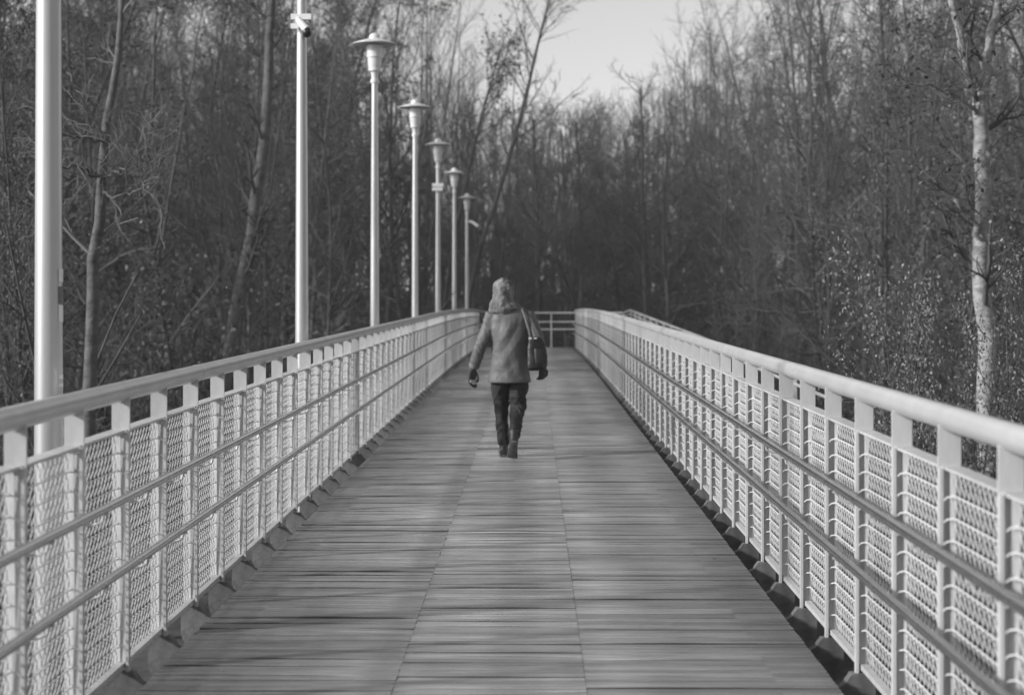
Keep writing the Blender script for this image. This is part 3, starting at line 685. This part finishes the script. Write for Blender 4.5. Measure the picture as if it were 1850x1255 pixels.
def hg(x, y): return float(hground(np.array(float(x)), np.array(float(y))))
def limit(ax):                # how high the tree line stands above the eye in each direction
    px = 962+ax*3300
    return float(np.interp(px, [820, 870, 905, 960, 1090, 1130, 1200, 1290, 1340], [0.30, 0.19, 0.158, 0.128, 0.128, 0.142, 0.165, 0.19, 0.30]))
rr = np.random.default_rng(77)
spots = []
def try_spot(x, y, md):
    for (a, b) in spots:
        if (a-x)**2+(b-y)**2 < md*md: return False
    spots.append((x, y)); return True
# trees that stand out get their own place, so keep neighbours off
for px, d in ((1772, 22), (165, 20), (440, 34)): spots.append((P_at(px, d), d))
ntree = 0; tries = 0
while ntree < 190 and tries < 9000:
    tries += 1
    y = 17+rr.random()**0.75*98; ax = rr.uniform(-0.335, 0.315); x = EYE[0]+ax*y
    if x < 0 and y < 64 and x > -6.0: continue
    if x >= 0 and y < 64 and x < 6.6: continue
    if y < 66 and -5.2 < x < 6.0: continue
    if not try_spot(x, y, 1.5 if y < 60 else 1.9): continue
    v = int(rr.integers(0, len(VAR))); hv = [17, 16, 18, 15, 17, 14, 16][v]; s = rr.uniform(0.9, 1.3)
    g = hg(x, y); wid = 2.2/y
    top = min(limit(ax+o) for o in (-wid, -wid/2, 0, wid/2, wid))
    hmax = EYE[2]+top*y-g
    if hv*s > hmax*0.97:
        s = hmax*rr.uniform(0.78, 0.97)/hv
        if s < 0.42: continue
    look = ['wide-crowned bare tree', 'narrow upright bare tree', 'tree with scattered withered leaves', 'many-stemmed bare tree', 'ivy-footed tree with withered leaves', 'slender crooked bare tree', 'forked ivy-clad bare tree'][v]
    zone = 'left of the lamp posts' if x < 0 and y < 64 else 'right of the bridge' if y < 64 else 'beyond the landing railing'
    far = ', in front' if y < (38 if y < 64 else 82) else ', farther back'
    lab = look+' in the wood '+zone+far; grp = look+', '+zone+far.replace(',', '')
    sx = s*rr.uniform(0.9, 1.1) if s > 0.7 else s*1.15
    if y < 64: sx *= float(np.interp((-x-5.0) if x < 0 else (x-5.8), [1.0, 2.2, 4.5], [0.42, 0.6, 1.0]))
    t = plant('bare_tree', VAR[v], (x, y, g), rr.uniform(0, 6.28), (sx, sx, s), lab, 'tree', grp); ntree += 1
    t.rotation_euler.x = rr.normal(0, 0.045); t.rotation_euler.y = rr.normal(0, 0.045)
# the wood goes on beside and behind the viewer on the right
for k in range(26):
    x = rr.uniform(7.5, 19); y = rr.uniform(-16, 17)
    if x < 0.36*y+2.5 or not try_spot(x, y, 2.2): continue
    v = int(rr.choice([0, 1, 3, 5])); s = rr.uniform(0.8, 1.1)
    plant('bare_tree', VAR[v], (x, y, hg(x, y)), rr.uniform(0, 6.28), (s, s, s), 'bare tree out of view beside the viewer, right of the bridge', 'tree', 'trees beside the viewer')
for x, y in ((-9.6, -1.4), (-7.4, -4.2)):
    plant('bare_tree', VAR[int(rr.choice([0, 5]))], (x, y, hg(x, y)), rr.uniform(0, 6.28), (0.8, 0.8, 0.75), 'bare tree out of view beside the viewer, left of the bridge', 'tree', 'trees beside the viewer on the left')
nsh = 0; tries = 0
while nsh < 95 and tries < 4000:
    tries += 1
    y = 15+rr.random()**0.8*75; ax = rr.uniform(-0.34, 0.32); x = EYE[0]+ax*y
    if y < 65 and -4.6 < x < 5.6: continue
    v = int(rr.integers(0, 3)); s = rr.uniform(0.8, 1.35); g = hg(x, y)
    look = ['broad twiggy bare shrub', 'tall upright bare shrub', 'low shrub with a few withered leaves'][v]
    zone = 'left of the lamp posts' if x < 0 and y < 64 else 'right of the bridge' if y < 64 else 'beyond the landing railing'
    lab = look+' under the trees '+zone; grp = look+', '+zone
    plant('bare_shrub', SHR[v], (x, y, g), rr.uniform(0, 6.28), (s, s, s*rr.uniform(0.85, 1.25)), lab, 'shrub', grp); nsh += 1
print('trees', ntree, 'shrubs', nsh)

# ---- trees one can pick out: trunks along drawn lines, in real places
def path_tree(name, label, paths, seed, mats, d, limbs_k=10, k2=7, k3=5, l1=0.22, ang=0.8, t0=0.25, nleaf=0, rmin=0.004, trop=0.05, lsize=0.05, extra_z=True):
    """paths: list of (points[(px,py,dist)], r0, r1)"""
    r = np.random.default_rng(seed); tr = []; cr = []; tips = []
    base = paths[0][0][0]; bx = P_at(base[0], base[2])
    o = Vector((bx, base[2], hg(bx, base[2])))
    for j, (pp, r0, r1) in enumerate(paths):
        A = np.array([[P_at(px, dd), dd, EYE[2]+(627-py)/3300*dd] for px, py, dd in pp]) - np.array(o)
        if j == 0: A[0, 2] = -0.4
        n = 14; s = np.linspace(0, len(A)-1, n+1); i = np.minimum(s.astype(int), len(A)-2); w = (s-i)[:, None]
        B = A[i]*(1-w)+A[i+1]*w; B[1:-1] = 0.25*B[:-2]+0.5*B[1:-1]+0.25*B[2:]; B[1:-1] += r.normal(0, 0.02, (n-1, 3))
        rad = np.linspace(r0, r1, n+1)[None]; D = norm(np.gradient(B, axis=0))[None]; L = np.array([np.linalg.norm(np.diff(B, axis=0), axis=1).sum()])
        tr.append(tubes(B[None], rad, 10))
        P, Dc, Lc, Rc = spawn(r, B[None], rad, D, L, limbs_k, t0 if j == 0 else 0.1, 1.0, ang, 0.2, l1, 0.4, 0.4, 0.5)
        p1, r1_, d1 = grow(r, P, Dc, Lc, Rc, 7, 0.10, trop, 0.3); cr.append(tubes(p1, r1_, 5))
        oo, t, _ = twiggy(r, p1, r1_, d1, Lc, k2, k3, rmin=rmin, trop=trop); cr += oo; tips.append(t)
    res = {'trunk': merge(tr), 'crown': merge(cr)}
    if nleaf:
        tips = np.concatenate(tips); res['leaves'] = leaves(r, tips[r.integers(0, len(tips), nleaf)], lsize, 0.1)
    t = tag(link(name, None, None, o), label, 'tree')
    for k, me in to_meshes(res, mats).items(): link(k, me, t)
    return t
PALE = dict(trunk='pale', crown='twig', leaves='leaf'); PALE2 = dict(trunk='grey', crown='paletwig', leaves='leaf')
path_tree('birch_tree', 'pale birch forking into two limbs, right of the bridge', [
    ([(1785, 900, 22), (1778, 620, 22), (1772, 420, 22), (1775, 300, 22), (1768, 165, 22)], 0.115, 0.085),
    ([(1768, 180, 22), (1740, 100, 21.9), (1716, 0, 21.8), (1690, -160, 21.6), (1660, -420, 21.4)], 0.065, 0.02),
    ([(1770, 175, 22), (1783, 100, 22.1), (1802, 0, 22.2), (1820, -160, 22.4), (1835, -420, 22.6)], 0.075, 0.02),
    ([(1776, 440, 22), (1755, 395, 21.8), (1725, 355, 21.6), (1690, 330, 21.4)], 0.05, 0.028),
    ([(1772, 215, 22), (1735, 175, 21.7), (1690, 155, 21.4), (1605, 152, 21.0)], 0.03, 0.008)], 5, PALE, 22, limbs_k=7, k2=6, k3=5, l1=0.2, nleaf=500, lsize=0.04)
path_tree('pale_tree', 'slender pale trunk with wiry pale branches beside the nearest lamp post', [
    ([(152, 800, 20), (158, 640, 20), (166, 480, 20), (178, 350, 20), (200, 200, 20), (215, 60, 20.3), (225, -120, 20.6)], 0.085, 0.025),
    ([(186, 325, 20), (160, 310, 19.7), (130, 300, 19.4), (90, 305, 19.2)], 0.022, 0.01),
    ([(190, 320, 20), (230, 300, 19.7), (250, 270, 19.6)], 0.016, 0.008),
    ([(182, 345, 20), (215, 360, 19.7), (250, 340, 19.4), (290, 310, 19.2)], 0.016, 0.007),
    ([(195, 255, 20), (150, 250, 19.8), (110, 240, 19.5)], 0.018, 0.008)], 6, PALE2, 20, limbs_k=6, k2=4, k3=3, l1=0.16, ang=0.9)
path_tree('leaning_tree', 'grey trunk leaning right between the first two lamp posts', [
    ([(395, 760, 34), (415, 620, 34), (440, 500, 34), (465, 365, 34), (482, 200, 34.5), (492, 0, 35), (500, -150, 35)], 0.17, 0.06)], 7, dict(trunk='grey', crown='twig'), 34, limbs_k=18, l1=0.10)
path_tree('poplar_tree', 'slim tree leaning right into the gap of sky above the lamps', [
    ([(800, 760, 66), (850, 500, 66), (911, 312, 66), (947, 191, 66), (969, 89, 66), (985, 32, 66), (1000, -60, 66)], 0.11, 0.02)], 8, STD, 66, limbs_k=26, k2=8, k3=5, l1=0.2, t0=0.3, ang=0.75, rmin=0.006)
path_tree('poplar_tree', 'shorter slim leaning tree just left of the one in the sky gap', [
    ([(770, 760, 67), (810, 480, 67), (848, 303, 67), (873, 198, 67), (890, 140, 67), (905, 90, 67)], 0.10, 0.02)], 9, STD, 67, limbs_k=26, k2=8, k3=5, l1=0.2, t0=0.3, ang=0.6, nleaf=700, lsize=0.07, rmin=0.006)
for j, (px, d, r0, ty, lab) in enumerate([(972, 74, 0.15, 215, 'dark straight trunk rising just right of the walking person'), (1022, 76, 0.13, 235, 'dark trunk above the middle of the end railing'),
                                          (1049, 75, 0.14, 220, 'dark trunk above the right end of the end railing'), (1165, 70, 0.15, 160, 'dark trunk behind the far part of the right railing')]):
    path_tree('dark_tree', lab, [([(px+4, 760, d), (px+2, 560, d), (px-1, 430, d), (px-4, 330, d), (px-8, ty, d)], r0, 0.04)], 20+j, STD, d, limbs_k=22, k2=8, k3=5, l1=0.24, t0=0.35, rmin=0.006)

# glossy-leaved bush under the birch
r = np.random.default_rng(91)
for (px, d, H, lab, nl) in ((1745, 17.0, 4.2, 'tall glossy-leaved evergreen bush under the birch', 14000), (1690, 19.0, 2.6, 'low glossy-leaved bush in front of the dark wood, left of the birch', 9000), (1835, 16.5, 3.6, 'glossy-leaved bush at the right edge of the picture', 7000)):
    x = P_at(px, d); g = hg(x, d)
    res = make_shrub(int(px), H, 16, 9, 6, nleaf=nl, lsize=0.024, splay=0.22)
    t = tag(link('evergreen_bush', None, None, (x, d, g), None, (0.62, 0.62, 1.0)), lab, 'bush')
    for k, me in to_meshes(res, dict(stems='bark', crown='twig', leaves='gloss')).items(): link(k, me, t)

# far-off wood behind everything: one mass
r = np.random.default_rng(123); parts = []
n = 700
yy = r.uniform(88, 165, n); ax = r.uniform(-0.40, 0.38, n); xx = EYE[0]+ax*yy
hh = np.array([min(r.uniform(14, 24), EYE[2]+min(limit(a+o) for o in (-0.02, 0, 0.02))*y-hg(x, y)) for a, x, y in zip(ax, xx, yy)])
P = np.c_[xx, yy, hground(xx, yy)-0.3]; D = np.c_[r.normal(0, .06, (n, 2)), np.ones(n)]
p, a, d = grow(r, P, D, np.maximum(hh, 4), r.uniform(0.05, 0.12, n), 7, 0.03, 0.03, 0.15); parts.append(tubes(p, a, 4))
P1, D1, L1, R1 = spawn(r, p, a, d, np.maximum(hh, 4), 16, 0.12, 1.0, 0.7, 0.2, 0.3, 0.45, 0.6, 0.8); p1, a1, d1 = grow(r, P1, D1, L1, np.maximum(R1, 0.014), 4, 0.1, 0.1, 0.4); parts.append(tubes(p1, a1, 3))
P2, D2, L2, R2 = spawn(r, p1, a1, d1, L1, 8, 0.15, 1.0, 0.7, 0.2, 0.5, 0.6, 0.5, 0.4); p2, a2, d2 = grow(r, P2, D2, L2, np.maximum(R2, 0.008), 2, 0.15, 0.05, 0.6); parts.append(tubes(p2, a2, 3))
v, q = merge(parts)
tag(link('far_wood', np_mesh('far_wood', v, q, MT['twig'])), 'far-off mass of bare woodland behind the bridge', 'wood', kind='stuff')

# ------------------------------------------------------------------ pale leaves lying on the deck
for k, (px, py, lab) in enumerate(((397, 1213, 'pale fallen leaf on the deck planks near the left railing'), (1104, 782, 'pale fallen leaf on the deck planks near the right railing'), (1290, 1010, 'small curled leaf on the dark right margin of the deck'))):
    d = 8.0
    for _ in range(30): d = (EYE[2]-zd(d))*3300/(py-627)
    x = P_at(px, d); mb = MB()
    for t in range(7):
        u = t/6-0.5; w = 0.016*(1-4*u*u)+0.001
        mb.v += [(u*0.03, -w*0.45, 0.004+0.01*u*u), (u*0.03, 0, 0.002+0.015*u*u), (u*0.03, w*0.45, 0.005+0.01*u*u)]
    for t in range(6): mb.f += [(t*3, t*3+3, t*3+4, t*3+1), (t*3+1, t*3+4, t*3+5, t*3+2)]
    tag(mb.build('fallen_leaf', MT['pale' if k < 2 else 'leaf'], None, loc=(x, d, zd(d)+0.004), rot=(0.02, 0, k*1.1)), lab, 'leaf', 'leaves on the deck')

# ------------------------------------------------------------------ thin winter haze
hz = MB().box(-505, 505, -255, 705, -4.5, 32).build('haze', bpy.data.materials.new('haze'), smooth=False)
tag(hz, 'thin pale winter haze in the air', 'haze', kind='stuff')
m = hz.data.materials[0]; m.use_nodes = True; N = m.node_tree.nodes; N.clear()
vo = N.new('ShaderNodeVolumePrincipled'); ou = N.new('ShaderNodeOutputMaterial')
vo.inputs['Color'].default_value = (0.9, 0.9, 0.9, 1); vo.inputs['Density'].default_value = 0.0007
m.node_tree.links.new(vo.outputs[0], ou.inputs['Volume'])
